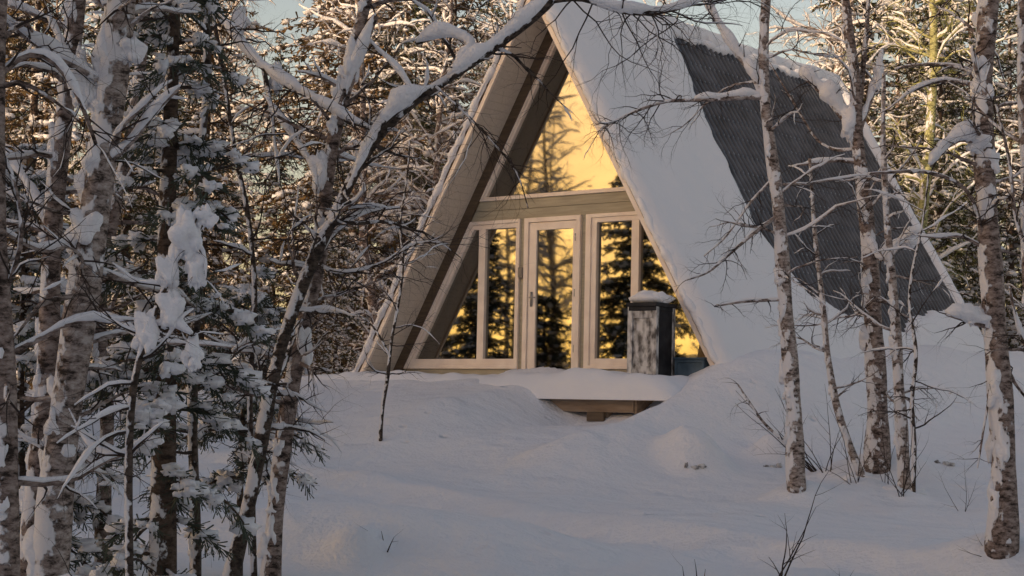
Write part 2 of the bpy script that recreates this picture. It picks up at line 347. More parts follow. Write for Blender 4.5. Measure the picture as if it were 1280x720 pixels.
# ---------------------------------------------------------------- cabin
cab = tag(empty('a_frame_cabin', (HX, HY, 0), -PSI), 'steep roofed wooden A-frame cabin with glazed gable and snow on its roof', 'cabin')
def xw(z, off=0): return RW*(1-z/RH) + off        # underside x at height z
K = RW/RH
A = .09                                           # roof thickness measured horizontally
ZE = -.45
def slope_poly(sg, a0, a1, z0, z1):
    pts = [(sg*xw(z0, a0), z0), (sg*xw(z0, a1), z0), (sg*xw(z1, a1), z1), (sg*xw(z1, a0), z1)]
    return pts
for sg in (-1, 1):
    m = MB()
    zt_in = RH; zt_out = RH + A/K
    m.prism([(sg*xw(ZE, .012), ZE), (sg*xw(ZE, A), ZE), (0, zt_out), (0, RH+.012/K)], -OV+.03, RL)
    m.build('roof', INTW, cab)
    # soffit boards, running front to back, from rake edge to the beam
    m = MB(); z = ZE; st = .115*math.sin(math.atan(1/K))
    while z < RH-.1:
        z1 = min(z+st-.0025, RH-.02)
        m.prism([(sg*xw(z, -.004), z), (sg*xw(z, .010), z), (sg*xw(z1, .010), z1), (sg*xw(z1, -.004), z1)], -OV+.032, .0)
        z += st
    m.build('soffit', SOFF, cab)
    # dark beam along the slope in the wall plane
    m = MB(); m.prism([(sg*xw(ZE, -.168), ZE), (sg*xw(ZE, -.001), ZE), (0, RH-.001/K), (0, RH-.168/K)], -.045, .10); m.build('rake_beam', DBROWN, cab)
    # fascia: brown board with a cream strip on its lower edge
    m = MB(); m.prism([(sg*xw(ZE, .035), ZE), (sg*xw(ZE, A+.012), ZE), (0, RH+(A+.012)/K), (0, RH+.035/K)], -OV-.0, -OV+.03); f_ = m.build('fascia', BROWN, cab)
    m = MB(); m.prism([(sg*xw(ZE, -.035), ZE), (sg*xw(ZE, .035), ZE), (0, RH+.035/K), (0, RH-.035/K)], -OV-.012, -OV+.03); m.build('trim_strip', TRIM, f_)
# back gable
m = MB(); m.prism([(-xw(ZE), ZE), (xw(ZE), ZE), (0, RH)], RL-.3, RL-.2); m.build('back_wall', INTW, cab)
m = MB(); m.box((-xw(0), .16, -.12), (xw(0), RL-.31, -.02)); m.build('floor', INTW, cab)
# loft floor seen through the upper glass
m = MB(); m.box((-1.5, 2.6, 2.25), (1.5, RL-.31, 2.4)); m.build('loft_floor', INTW, cab)
# front wall: header boards, sill board, upright strips
m = MB()
for z0, z1 in ((2.152, 2.285), (2.291, 2.425)):
    m.prism([(-xw(z0, -.002), z0), (xw(z0, -.002), z0), (xw(z1, -.002), z1), (-xw(z1, -.002), z1)], .0, .12)
for x0, x1 in ((-.645, -.562), (.402, .478)): m.box((x0, .002, -.3), (x1, .12, 2.15))
m.prism([(-xw(-.3), -.3), (-.647, -.3), (-.647, .075), (-xw(.075, -.002), .075)], .004, .12)
m.prism([(.48, -.3), (xw(-.3), -.3), (xw(.075, -.002), .075), (.48, .075)], .004, .12)
m.build('wall', BOARD, cab)
def pane_mat():
    m = bpy.data.materials.new('window_glass'); m.use_nodes = True; nt = m.node_tree; nt.nodes.clear()
    o_ = N(nt, 'ShaderNodeOutputMaterial'); mx = N(nt, 'ShaderNodeMixShader'); mx.inputs[0].default_value = .23
    gl = N(nt, 'ShaderNodeBsdfGlossy'); gl.inputs['Roughness'].default_value = .028; gl.inputs['Color'].default_value = (1, .97, .9, 1)
    tr = N(nt, 'ShaderNodeBsdfTransparent'); tr.inputs['Color'].default_value = (.38, .38, .36, 1)
    nt.links.new(tr.outputs[0], mx.inputs[1]); nt.links.new(gl.outputs[0], mx.inputs[2]); nt.links.new(mx.outputs[0], o_.inputs[0])
    t = N(nt, 'ShaderNodeTexCoord'); n = N(nt, 'ShaderNodeTexNoise'); n.inputs['Scale'].default_value = 1.6; n.inputs['Detail'].default_value = 2
    nt.links.new(t.outputs['Object'], n.inputs[0])
    bp = N(nt, 'ShaderNodeBump'); bp.inputs['Strength'].default_value = .03; bp.inputs['Distance'].default_value = .004
    nt.links.new(n.outputs[0], bp.inputs['Height']); nt.links.new(bp.outputs[0], gl.inputs['Normal'])
    return m
PANE = pane_mat()
def window(outer, trim, inner_w, mull=None, label=None, cat=None):
    """outer polygon ccw; trim = outer casing widths; inner_w = sash width"""
    a = inset(outer, trim); b = inset(a, inner_w)
    m = MB(); m.ring(outer, a, -.03, .10); fr = bevel(m.build('window', TRIM, cab))
    if label: fr['label'] = label
    m = MB(); m.ring([p for p in inset(outer, [t-.001 for t in trim] if isinstance(trim, list) else trim-.001)], b, -.012, .085); bevel(m.build('window_frame', TRIM, fr))
    m = MB(); m.prism(inset(b, -.005), .045, .052); m.build('pane', PANE, fr)
    if mull:
        m = MB(); m.box((mull[0], -.008, b[0][1]-.005), (mull[1], .087, mull[2])); bevel(m.build('mullion', TRIM, fr))
    return fr
zs = .078; zh = 2.148; e = -.17
window([(-xw(zs, e), zs), (-.647, zs), (-.647, zh), (-xw(zh, e), zh)], [.05, .03, .05, .06], [.09, .045, .065, .055], (-1.39, -1.27, 2.05), 'left window with slanted outer edge and one mullion')
window([(.48, zs), (xw(zs, e), zs), (xw(zh, e), zh), (.48, zh)], [.05, .06, .05, .09], [.09, .055, .065, .085], (1.215, 1.335, 2.05), 'right window with slanted outer edge and one mullion')
zb = 2.427
window([(-xw(zb, e), zb), (xw(zb, e), zb), (0, RH+e/K)], [.0301, .032, .032], [.025, .034, .034], None, 'tall triangular window under the ridge')
# door
m = MB(); m.ring([(-.56, -.06), (.40, -.06), (.40, 2.148), (-.56, 2.148)], [(-.485, -.0), (.325, -.0), (.325, 2.085), (-.485, 2.085)], -.04, .11); dfr = bevel(m.build('door_frame', TRIM, cab))
m = MB(); do = [(-.481, .004), (.321, .004), (.321, 2.081), (-.481, 2.081)]; di = [(-.35, .06), (.27, .06), (.27, 1.975), (-.35, 1.975)]
m.ring(do, di, -.02, .04); door = bevel(m.build('door', TRIM, cab))
m = MB(); m.prism(inset(di, -.004), .008, .016); m.build('pane', PANE, door)
HM = mat('door_metal', (.35, .33, .30), .3, .8)
m = MB(); m.box((-.435, -.032, .93), (-.40, -.0215, 1.13)); m.tube([Vector((-.417, -.03, 1.05)), Vector((-.417, -.075, 1.05)), Vector((-.40, -.08, 1.05)), Vector((-.31, -.08, 1.05))], [.009]*4, 8)
m.build('handle', HM, door, True)
for z in (.35, 1.1, 1.85):
    m = MB(); m.tube([Vector((.322, -.03, z-.05)), Vector((.322, -.03, z+.05))], [.012]*2, 8); m.build('hinge', HM, door, True)
m = MB(); m.box((-.645, -.05, 1.33), (-.565, .001, 1.47)); m.box((-.63, -.056, 1.36), (-.58, -.05, 1.44)); bevel(m.build('wall_socket', mat('socket_grey', (.22, .2, .18), .5), cab))
# curtain in the left window
m = MB(); pts = []
for i in range(60):
    x = -2.45+ i*.012; pts.append((x, .35+.03*math.sin(i*.9)))
for i in range(59):
    z1a = (RW*.97+pts[i][0])/K*1.0; z1b = (RW*.97+pts[i+1][0])/K
    m.poly([(pts[i][0], pts[i][1], 0.05), (pts[i+1][0], pts[i+1][1], .05), (pts[i+1][0]+.1, pts[i+1][1], min(z1b, 2)), (pts[i][0]+.1, pts[i][1], min(z1a, 2))])
c_ = m.build('curtain', mat('curtain_cloth', (.45, .35, .30), .9), cab, True); sm = c_.modifiers.new('s', 'SOLIDIFY'); sm.thickness = .004
# ---- roof covering on the right slope: profiled metal
nrm = Vector((1/math.hypot(1, K)*1, 0, K/math.hypot(1, K)))   # outward normal of right slope (x = xw(z))
def rp(y, z, t): return (xw(z, A)+nrm.x*t, y, z+nrm.z*t)
m = MB(); pitch = .13; ys = []; y = .2
while y < RL+.02:
    ys += [(y, .004), (y+.058, .004), (y+.070, .038), (y+.100, .038), (y+.112, .004)]; y += pitch
zrows = []
z = RH+A/K-.02
while z > ZE+.1: zrows.append((z, 0.0)); zrows.append((z-.285, .009)); z -= .287
k = 0
for (z, dt) in zrows:
    for (y, t) in ys: m.v.append(rp(y, z, t+dt+.004))
n = len(ys)
for r_ in range(len(zrows)-1):
    for i in range(n-1): m.f.append((r_*n+i, r_*n+i+1, (r_+1)*n+i+1, (r_+1)*n+i))
m.build('metal_sheet', METAL, cab)
# ---- roof snow
YB = ([-.5, 1.2, 1.41, 2.17, 3.28, 5.0, 5.4], [2.8, 2.5, 2.4, 2.04, 2.12, 2.43, 2.5])
ZB = ([1.7, 2.5, 3.1, 3.92, 5.0, 5.36, 6.3, 7.6], [1.35, 1.2, 1.0, .88, .70, .98, 1.12, 1.3])
def roofsnow(sg):
    m = MB(); Y = np.arange(-OV-.05, RL+.08, .05); Z = np.arange(ZE, RH+A/K+.05, .05)
    YY, ZZ = np.meshgrid(Y, Z)
    T = .10 + .022*np.sin(YY*1.3+ZZ*.8) + .012*np.sin(YY*4.1-ZZ*2.7)+.008*np.sin(YY*9+ZZ*7)*np.sin(ZZ*8) + .05*(1-sstep(.2, 2.2, ZZ))
    ed = (YY+OV+.05); T = T*np.clip(ed/.16, 0, 1)**.5; ed2 = (RL+.05-YY); T = T*np.clip(ed2/.14, 0, 1)**.5
    if sg > 0:
        wob = .035*np.sin(YY*7+ZZ*3)+.03*np.sin(ZZ*9+YY)+.02*np.sin(YY*19+ZZ*13)
        mm = np.minimum.reduce([YY-np.interp(ZZ, *YB), 7.62-YY, ZZ-np.interp(YY, *ZB), RH+A/K-.13-ZZ])+wob*.6
        T = np.where(mm < 0, (T-.035)*np.clip(-mm/.13, 0, 1)**.4+.046, -.04)
    ny_, nz_ = len(Y), len(Z); st = 0
    for j in range(nz_):
        for i in range(ny_):
            p = rp(YY[j, i], ZZ[j, i], T[j, i]); m.v.append((sg*max(p[0], 0), p[1], p[2]))
    for j in range(nz_-1):
        for i in range(ny_-1): m.f.append((j*ny_+i, j*ny_+i+1, (j+1)*ny_+i+1, (j+1)*ny_+i) if sg > 0 else (j*ny_+i, (j+1)*ny_+i, (j+1)*ny_+i+1, j*ny_+i+1))
    # front lip
    for j in range(nz_):
        p = rp(Y[0], Z[j], -.03); m.v.append((sg*max(p[0], 0), p[1]+.02, p[2]))
    b0 = ny_*nz_
    for j in range(nz_-1): m.f.append((b0+j, j*ny_, (j+1)*ny_, b0+j+1))
    return m.build('roof_snow', SNOWR, cab, True)
roofsnow(1); roofsnow(-1)
m = MB(); pth = []; rad = []; zr = RH+A/K
y = -OV-.03
while y < RL+.05:
    f0 = 1-.45*float(sstep(2.3, 2.9, y)); pth.append(Vector((.0, y, zr-.02+.02*math.sin(y*5)))); rad.append((.13+.03*math.sin(y*3.3)+.02*math.sin(y*8))*f0); y += .08
rad[0] *= .55; rad[-1] *= .5
m.tube(pth, rad, 12, .06)
# rolled snow edge along the front rakes
for sg in (-1, 1):
    z = -.3; pth = []; rad = []; i = 0
    while z < RH+.1:
        q = rp(-OV-.02+.012*math.sin(i*.9), z, .012+.012*math.sin(i*.37)); pth.append(Vector((sg*q[0], q[1], q[2]))); rad.append(.036+.010*math.sin(i*.53)+.010*math.sin(i*1.31)+.014*rng.random()); z += .045; i += 1
    m.tube(pth, rad, 9, .12)
pth = []; rad = []; y = 2.42; i = 0
while y < RL-.2:
    q = rp(y, RH+A/K-.17+.025*math.sin(i*.5)+.012*math.sin(i*1.7), .03); pth.append(Vector(q)); rad.append(.062+.014*math.sin(i*.8)+.012*math.sin(i*.33)+.008*rng.random()); y += .06; i += 1
m.tube(pth, rad, 10, .06)
m.build('ridge_snow', SNOWR, cab, True)

# ---- deck
deck = tag(empty('wooden_deck', hw(-.3, -.8, -.3), -PSI), 'low wooden deck before the glazed gable, buried in snow but for one board', 'deck')
def dl(m, name, mt, smooth=False): return m.build(name, mt, deck, smooth)
m = MB(); xx = -2.7
for i in range(9): m.box((-2.8, -.78+i*.17, -.08), (2.75, -.78+i*.17+.16, -.03))
dl(m, 'floor_boards', DECKW)
m = MB(); m.box((-2.8, -.815, -.19), (2.7, -.785, -.035)); m.box((2.7, -.80, -.20), (2.74, .7, -.04)); m.box((-2.8, -.80, -.20), (-2.84, .7, -.04)); bevel(dl(m, 'edge_board', DECKW))
for x in (-2.6, -.3, 2.2):
    m = MB(); m.box((x, -.77, -.6), (x+.1, -.67, -.085)); dl(m, 'leg', DECKW)
m = MB(); m.box((2.05, -.87, -.30), (2.30, -.818, -.19)); bevel(dl(m, 'step_block', DBROWN))
def decksnow():
    m = MB(); X = np.arange(-3.1, 3.36, .06); Y = np.arange(-.95, .88, .05); XX, YY = np.meshgrid(X, Y)
    T = .31 + .02*np.sin(XX*2.2+YY*3)+.015*np.sin(XX*6.3-YY*4)+.012*np.sin(XX*13+YY*7)*np.sin(YY*11)
    T = T + .05*np.exp(-((XX-2.0)/.5)**2)
    e1 = np.clip((YY+.95)/.24, 0, 1)**.42; e2 = np.clip((XX+3.1)/.3, 0, 1)**.45*np.clip((3.33-XX)/.35, 0, 1)**.45
    T = T*e1*e2 + .05*(1-sstep(.45, .8, YY))*0
    # scooped out in front of the door
    T = T - .05*sstep(-.1, .3, YY)*np.exp(-((XX-.1)/.9)**2) - .04*sstep(.3,.8,YY)
    n = len(X)
    m.v = [(a, b, -.03+c-.01) for a, b, c in zip(XX.ravel(), YY.ravel(), T.ravel())]
    m.f = [(j*n+i, j*n+i+1, (j+1)*n+i+1, (j+1)*n+i) for j in range(len(Y)-1) for i in range(n-1)]
    return m
dl(decksnow(), 'snow_cover', SNOWR, True)
# ---- weathered box on the deck
bx = hw(2.17, -.92, -.02)
box = tag(empty('wooden_cabinet', bx, -PSI+.03), 'weathered grey wooden box with dark side and snow cap standing before the right window', 'cabinet')
hgt = .93; wx, wy = .175, .19
m = MB()
for sx in (-1, 1):
    for sy in (-1, 1): m.box((sx*wx-.035, sy*wy-.03, -.1), (sx*wx+.035, sy*wy+.03, hgt-.1))
bevel(m.build('post', GREYW, box), .004)
m = MB(); m.box((-wx+.036, -wy-.01, .0), (wx-.036, -wy+.012, hgt-.14)); m.box((-wx+.036, -wy-.024, .0), (wx-.036, -wy-.011, .1)); m.box((-wx+.036, -wy-.024, hgt-.24), (wx-.036, -wy-.011, hgt-.15)); bevel(m.build('front_panel', GREYW, box), .004)
DK = noisy(mat('dark_board', (.02, .02, .022), .8), 6, (.012, .012, .015), (.035, .035, .04))  # near-black colour for the side, back and lid boards
m = MB(); m.box((wx+.001, -wy+.031, -.1), (wx+.022, wy-.031, hgt-.12)); m.box((-wx-.022, -wy+.031, -.1), (-wx-.001, wy-.031, hgt-.12)); m.box((-wx+.036, wy-.01, -.1), (wx-.036, wy+.01, hgt-.12)); m.build('side_panel', DK, box)
m = MB(); m.box((-wx-.045, -wy-.05, hgt-.099), (wx+.05, wy+.05, hgt-.05)); m.box((-wx-.02, -wy-.035, hgt-.15), (wx+.03, wy+.035, hgt-.10)); bevel(m.build('lid', DK, box))
m = MB(); m.blob((0, 0, hgt-.0), (wx+.085, wy+.09, .085), rng, .14, 18, 9); m.blob((-.08, .02, hgt+.03), (wx*.8, wy*.8, .085), rng, .2, 14, 8); m.blob((.12, -.05, hgt+.01), (wx*.7, wy*.7, .075), rng, .2, 14, 8); m.build('snow_cap', SNOWB, box, True)
# ---- blue crate beside it
cp_ = hw(2.6, -.60, -.06)
crate = tag(empty('plastic_crate', cp_, -PSI+.1), 'small blue plastic crate half buried in snow beside the weathered box', 'crate')
BL = noisy(mat('blue_plastic', (.04, .08, .13), .5), 5, (.03, .06, .09), (.09, .14, .19))
m = MB(); m.ring([(-.2, 0), (.2, 0), (.2, .24), (-.2, .24)], [(-.17, .03), (.17, .03), (.17, .2), (-.17, .2)], -.15, -.13)
m.box((-.17, -.135, .03), (.17, -.12, .2)); m.box((-.2, -.13, 0), (-.18, .15, .24)); m.box((.18, -.13, 0), (.2, .15, .24)); m.box((-.18, .13, 0), (.18, .15, .24)); m.box((-.18, -.13, 0), (.18, .13, .02))
bevel(m.build('tub', BL, crate), .004)
m = MB(); m.box((-.215, -.165, .24), (.215, -.13, .262)); m.box((-.215, .13, .24), (.215, .165, .262)); m.box((-.215, -.13, .24), (-.18, .13, .262)); m.box((.18, -.13, .24), (.215, .13, .262)); m.build('rim', BL, crate)
# upright board added in place of a warm reflection in the glass
bd = tag(empty('reflection_board', hw(2.5, -.3, 0), -PSI), 'yellowish brown upright board added for a window reflection behind the blue crate', 'board')
m = MB(); m.box((-.09, -.012, -.1), (.09, .012, .62)); b_ = bevel(m.build('reflection_panel', wood('reflection_yellow', (.22, .14, .06), (.34, .23, .10), (14, 14, 1.2)), bd)); b_.rotation_euler = (math.radians(-7), math.radians(6), 0)
# icy clod at deck end
p = hw(3.05, -1.72, 0)
m = MB()
for i in range(6): m.blob((rng.uniform(-.09, .09), rng.uniform(-.05, .05), rng.uniform(-.02, .1)), (.07, .06, .07), rng, .5, 8, 6)
rk = m.build('dark_stone', GREYW, None, True, (p.x, p.y, -.47)); tag(rk, 'dark frosted stone poking out of the snow at the right end of the deck', 'stone')

# ---------------------------------------------------------------- trees
def lerp_path(pts, step):
    out_ = [pts[0]]
    for a, b in zip(pts, pts[1:]):
        n = max(1, int((b-a).length/step))
        for i in range(1, n+1): out_.append(a.lerp(b, i/n))
    # relax
    for _ in range(3):
        q = out_[:]
        for i in range(1, len(q)-1): out_[i] = q[i]*.5+(q[i-1]+q[i+1])*.25
    return out_
class Tree:
    """collects trunk, limbs, twigs and snow, in world space around an origin"""
    def __init__(s, seed, snow=1.0): s.r = random.Random(seed); s.trunk = MB(); s.limb = MB(); s.twig = MB(); s.snow = MB(); s.k = snow
    def rv(s): return Vector((s.r.gauss(0, 1), s.r.gauss(0, 1), s.r.gauss(0, 1)))
    def snowon(s, path, rad, th, cover=1.0, n=7):
        """snow ridge lying on top of a branch"""
        if th < .003: return
        seg = []; sr_ = []; m_ = len(path); on = s.r.random() < cover
        def flush():
            if len(seg) >= 3:
                q_ = len(seg)
                for a_ in range(q_):
                    e_ = min(a_, q_-1-a_)/min(3.5, q_/2); f_ = .25+.75*min(1, e_)**.6; seg[a_].z -= sr_[a_]*(1-f_)*.6; sr_[a_] *= f_
                s.snow.tube(seg, sr_, n, .14, s.r)
        ph = s.r.random()*6
        for i in range(m_):
            d = path[min(i+1, m_-1)]-path[max(i-1, 0)]; l = d.length or 1
            flat = math.sqrt(max(0, 1-(d.z/l)**2))
            if s.r.random() < .12: on = s.r.random() < cover
            if on and flat > .22:
                t = th*(.35+.65*flat)*(.72+.3*math.sin(i*.9+ph)+.3*s.r.random())
                seg.append(path[i]+Vector((0, 0, rad[i]*.75+t*.62)) + Vector((-.25*t, -.15*t, 0))*(1-flat)); sr_.append(t)
            else:
                flush(); seg = []; sr_ = []
        flush()
    def grow(s, p, d, L, r, lvl, maxl, droop=.0, wig=.18, kids=1.0, snow=.012):
        step = max(.05, L/9); n = max(3, int(L/step)); path = [p.copy()]; rad = [r]; d = d.normalized()
        for i in range(n):
            d = (d + s.rv()*wig + Vector((0, 0, -droop))).normalized()
            p = p + d*step; path.append(p.copy()); rad.append(r*(1-.8*(i+1)/n))
            if lvl < maxl and s.r.random() < kids and i > 0:
                ax = d.orthogonal().normalized(); ax = Matrix.Rotation(s.r.random()*6.28, 3, d) @ ax
                dd = d*.75+ax*s.r.uniform(.55, 1.1)
                s.grow(p, dd, L*s.r.uniform(.28, .6)*(1-.4*i/n), rad[-1]*.62, lvl+1, maxl, droop*1.2, wig*1.1, kids, snow*.62)
        (s.twig if r < .011 else s.limb).tube(path, rad, 3 if r < .006 else (4 if r < .011 else 6), 0, s.r, False)
        if snow > .002 and lvl < 3 and s.r.random() < (.9 if lvl < 1 else (.6 if lvl < 2 else .2)): s.snowon(path, rad, snow*s.k, .7 if lvl < 2 else .5, 5)
    def finish(s, name, loc, label, cat, bark, group=None, twig=None, tn='twigs'):
        root = tag(empty(name, loc), label, cat, group)
        L_ = Vector(loc)
        for mb, nm, mt in ((s.trunk, 'trunk', bark), (s.limb, 'limbs', bark if bark is not TWIG else TWIG), (s.twig, tn, twig or TWIG), (s.snow, 'snow', SNOWB)):
            if not mb.v: continue
            a = np.array(mb.v, float)-np.array(L_); mb.v = a
            mb.build(nm, mt, root, True)
        return root
def pxr(wpx, D): return wpx/2/F*D
def fg_tree(name, label, pts, D, w0, w1, bark, seed, snow=1.0, autos=14, alen=(.5, 1.1), branches=(), ext=2.2, group=None, cat='tree', dd=.0, kids=.85, kn=.5, autol=3, ylim=None, extw=.35, adroop=.03, lumps=0, caps=()):
    """pts: pixel spine from the base up; D depth at base, dd change of depth towards the top"""
    T = Tree(seed, snow); P = []
    n = len(pts)
    for i, (x, y) in enumerate(pts): P.append(at(x, y, D+dd*i/(n-1)))
    # root down to the ground
    b = P[0]; 
    if b.z > gz(b.x, b.y)+.05:
        dr = (P[0]-P[1]).normalized(); zz = gz(b.x, b.y); k_ = (b.z-zz+.1)/max(.3, -dr.z); P.insert(0, b+dr*k_*.6+Vector((0, 0, -(k_*(-dr.z)*.4)))); P[0].z = zz-.12
    else: P[0].z = min(P[0].z, gz(b.x, b.y)-.08)
    nvis = len(P)
    if ext:
        d = (P[-1]-P[-2]).normalized(); d = (d+Vector((0, 0, .8))).normalized(); P.append(P[-1]+d*ext*.5); P.append(P[-1]+(d+Vector((T.r.uniform(-.1,.1), 0, .3))).normalized()*ext*.5)
    path = lerp_path(P, .09); m_ = len(path); zt = at(pts[-1][0], pts[-1][1], D+dd).z; z0 = path[0].z
    r0, r1 = pxr(w0, D), pxr(w1, D+dd); rad = []
    for i, p in enumerate(path):
        t = (p.z-z0)/max(.1, zt-z0)
        r = r0+(r1-r0)*min(t, 1) if t < 1 else r1*(1-.85*(i/(m_-1)-.0)*min(1, (t-1)*1.3))
        if i < 6: r *= 1+.035*(6-i)*(w0 > 18)
        rad.append(max(r, .003)*(1+.07*math.sin(i*.7+seed)))
    for i in range(2, m_): path[i] = path[i]+Vector((math.sin(i*.31+seed), math.cos(i*.23+seed), 0))*.006
    T.trunk.tube(path, rad, 14 if w0 > 18 else 8, .05, T.r)
    T.snowon(path, rad, kn*.05+r1*.3, .45) if kn else None
    if 9 < w0 < 20:      # snow banked round the foot
        fx, fy = None, None
        for p in path[:14]:
            if p.z > gz(p.x, p.y): fx, fy = p.x, p.y; break
        if fx is not None:
            for q in range(7):
                a = 6.28*q/7+T.r.uniform(-.3, .3); rr = r0*T.r.uniform(1.0, 1.5)+.03; s_ = T.r.uniform(.6, 1.15); xx_, yy_ = fx+math.cos(a)*rr, fy+math.sin(a)*rr
                T.snow.blob((xx_, yy_, gz(xx_, yy_)-.01), (.09*s_+r0*.5, .09*s_+r0*.5, .032*s_+.015), T.r, .22, 14, 8)
    # stuck snow pads on the trunk
    for k_ in range(lumps):
        i = T.r.randrange(4, m_-1); p = path[i]; r = rad[i]; a = T.r.uniform(2.2, 4.6)
        rr = max(r, .02)
        T.snow.blob((p.x+math.cos(a)*rr*.72, p.y+math.sin(a)*rr*.72, p.z), (rr*T.r.uniform(.45, .8), rr*T.r.uniform(.45, .7), rr*T.r.uniform(.7, 1.7)), T.r, .55, 12, 10)
    for (cx_, cy_, wx_, hy_) in caps:
        c = at(cx_, cy_, D+dd*.5-.02)
        for q in range(3):
            k_ = (.85, .62, .5)[q]; o_ = (0, T.r.uniform(-.5, .5), T.r.uniform(-.6, .6))[q]
            T.snow.blob((c.x+o_*pxr(wx_, D)*.9, c.y+T.r.uniform(-.02, .02), c.z-(0, .45, .6)[q]*pxr(hy_, D)), (pxr(wx_, D)*k_*.85, pxr(wx_, D)*k_*.7, pxr(hy_, D)*k_), T.r, .5, 20, 12)
    for q in range(autos):
        i = T.r.randrange(int(m_*.22), m_-2); a = T.r.random()*6.28
        d = Vector((math.cos(a), math.sin(a)*.8, T.r.uniform(-.1, .75)))
        T.grow(path[i], d, T.r.uniform(*alen), min(rad[i]*.45, .014), 1, autol+1, adroop, .17, kids, .016)
    for br in branches:
        bp, bw0, bw1, bs = br[:4]; bd_ = br[4] if len(br) > 4 else 0; nt_ = br[5] if len(br) > 5 else 8; tl = br[6] if len(br) > 6 else .4
        n_ = len(bp); Q = [at(x, y, D+dd*.5+bd_*i/(n_-1)) for i, (x, y) in enumerate(bp)]
        pa = lerp_path(Q, .05); mm = len(pa); ra = [pxr(bw0+(bw1-bw0)*i/(mm-1), D) for i in range(mm)]
        T.limb.tube(pa, ra, 7, .08, T.r)
        T.snowon(pa, ra, pxr(bs, D)*1.0, .95, 10)
        for q in range(nt_):
            i = T.r.randrange(int(mm*.15), mm); a = T.r.random()*6.28
            d = (pa[min(i+1, mm-1)]-pa[max(i-1, 0)]).normalized()*.7+Vector((math.cos(a), math.sin(a)*.6, T.r.uniform(-.7, .6)))
            T.grow(pa[i], d, T.r.uniform(.5, 1.1)*tl, min(ra[i]*.5, .008), 2, 4 if autol > 2 else 3, .04, .2, .8, .005)
    return T.finish(name, tuple(path[0]), label, cat, bark, group)

# ---- the right-hand birches
g1 = ghit(995, 612); g2 = ghit(1096, 585); g3 = ghit(1250, 690)
fg_tree('birch_tree', 'slim leaning birch with a curved trunk in front of the roof snow',
        [(996, 616), (993, 530), (987, 450), (981, 360), (974, 270), (963, 190), (955, 110), (955, 50), (957, -10)], g1.y, 22, 12, BIRCH, 11, .9, 22, (.5, 1.2),
        branches=[([(955, 130), (943, 95), (915, 60), (893, 22), (880, 0)], 9, 5, 20, 0, 10, .5),
                  ([(957, 122), (930, 121), (900, 124), (868, 125)], 8, 5, 11, -.1, 5, .4), ([(872, 125), (832, 126), (794, 139), (766, 152), (750, 163)], 5, 2.5, 1.5, -.2, 22, .6),
                  ([(978, 374), (928, 377), (893, 383)], 5, 2, 3, -.2, 8, .3),
                  ([(972, 270), (946, 288), (917, 313), (885, 342), (858, 350)], 6, 2, 3, -.3, 12, .4),
                  ([(964, 225), (940, 250), (905, 300), (880, 320)], 4, 1.5, 2, .2, 10, .35),
                  ([(990, 560), (955, 530), (935, 500), (922, 480)], 5, 2, 2, 0, 6, .2)], lumps=16)
fg_tree('birch_tree', 'forked birch with a straight brown trunk standing in the middle of the right-hand trees',
        [(1097, 592), (1096, 500), (1092, 400), (1085, 300), (1077, 215), (1070, 160), (1070, 100), (1060, 45), (1056, -10)], g2.y, 29, 11, BIRCHB, 12, 1.0, 22, (.5, 1.2),
        caps=((1060, 150, 26, 44), (1138, 300, 26, 20), (1098, 92, 16, 36)), branches=[([(1070, 168), (1045, 135), (1018, 106), (1000, 92)], 11, 6, 30, 0, 8, .4),
                  ([(1072, 150), (1078, 90), (1083, 40), (1086, -10)], 9, 5, 8, .2, 12, .6),
                  ([(1073, 165), (1090, 120), (1098, 90), (1104, 62)], 8, 4, 16, .1, 8, .4),
                  ([(1076, 205), (1050, 200), (1010, 205), (990, 208)], 5, 2, 6, 0, 8, .3),
                  ([(1082, 290), (1100, 330), (1130, 300), (1150, 290)], 5, 2, 16, -.4, 8, .3),
                  ([(1074, 185), (1045, 190), (1020, 175), (960, 75)], 4, 2, 3, .3, 8, .4)], lumps=14)
fg_tree('birch_tree', 'thick birch with a snow arch on its branch at the right edge of the clearing',
        [(1252, 694), (1254, 600), (1251, 500), (1244, 400), (1236, 310), (1230, 210), (1229, 110), (1234, 30), (1238, -10)], g3.y, 34, 23, BIRCHB, 13, 1.0, 22, (.4, .9),
        caps=((1228, 105, 30, 40), (1228, 82, 26, 30), (1222, 178, 50, 26), (1238, 200, 30, 34), (1226, 395, 40, 22)), branches=[([(1228, 200), (1225, 178), (1200, 172), (1178, 186), (1163, 208)], 7, 3, 26, -.2, 6, .3),
                  ([(1232, 330), (1222, 262), (1208, 234), (1181, 220), (1145, 213), (1109, 216), (1085, 217)], 6, 3, 2, -.3, 12, .3),
                  ([(1228, 100), (1217, 88), (1185, 81), (1145, 80), (1118, 86)], 6, 2.5, 3, .2, 12, .4),
                  ([(1248, 412), (1220, 404), (1200, 398), (1183, 393)], 8, 4, 26, -.1, 5, .25),
                  ([(1228, 120), (1222, 100), (1215, 60)], 8, 6, 16, -.1, 4, .3),
                  ([(1242, 470), (1232, 520), (1226, 560), (1222, 585)], 4, 2, 0, -.1, 8, .2),
                  ([(1244, 420), (1262, 470), (1285, 500)], 7, 4, 10, 0, 6, .3)], lumps=14)
fg_tree('birch_sapling', 'thin pale sapling leaning between the two middle birches on the right',
        [(1082, 600), (1062, 560), (1046, 510), (1034, 440), (1027, 370), (1021, 320), (1017, 270)], g2.y-.2, 11, 5, BIRCH, 14, .8, 14, (.3, .7), ext=.6, lumps=10)
fg_tree('birch_tree', 'pale narrow birch just behind the dark twiggy stem on the right',
        [(1131, 612), (1128, 540), (1122, 460), (1118, 380), (1112, 310), (1106, 240)], g2.y-.9, 18, 8, BIRCH, 15, .8, 16, (.3, .8), ext=1.2, lumps=16)
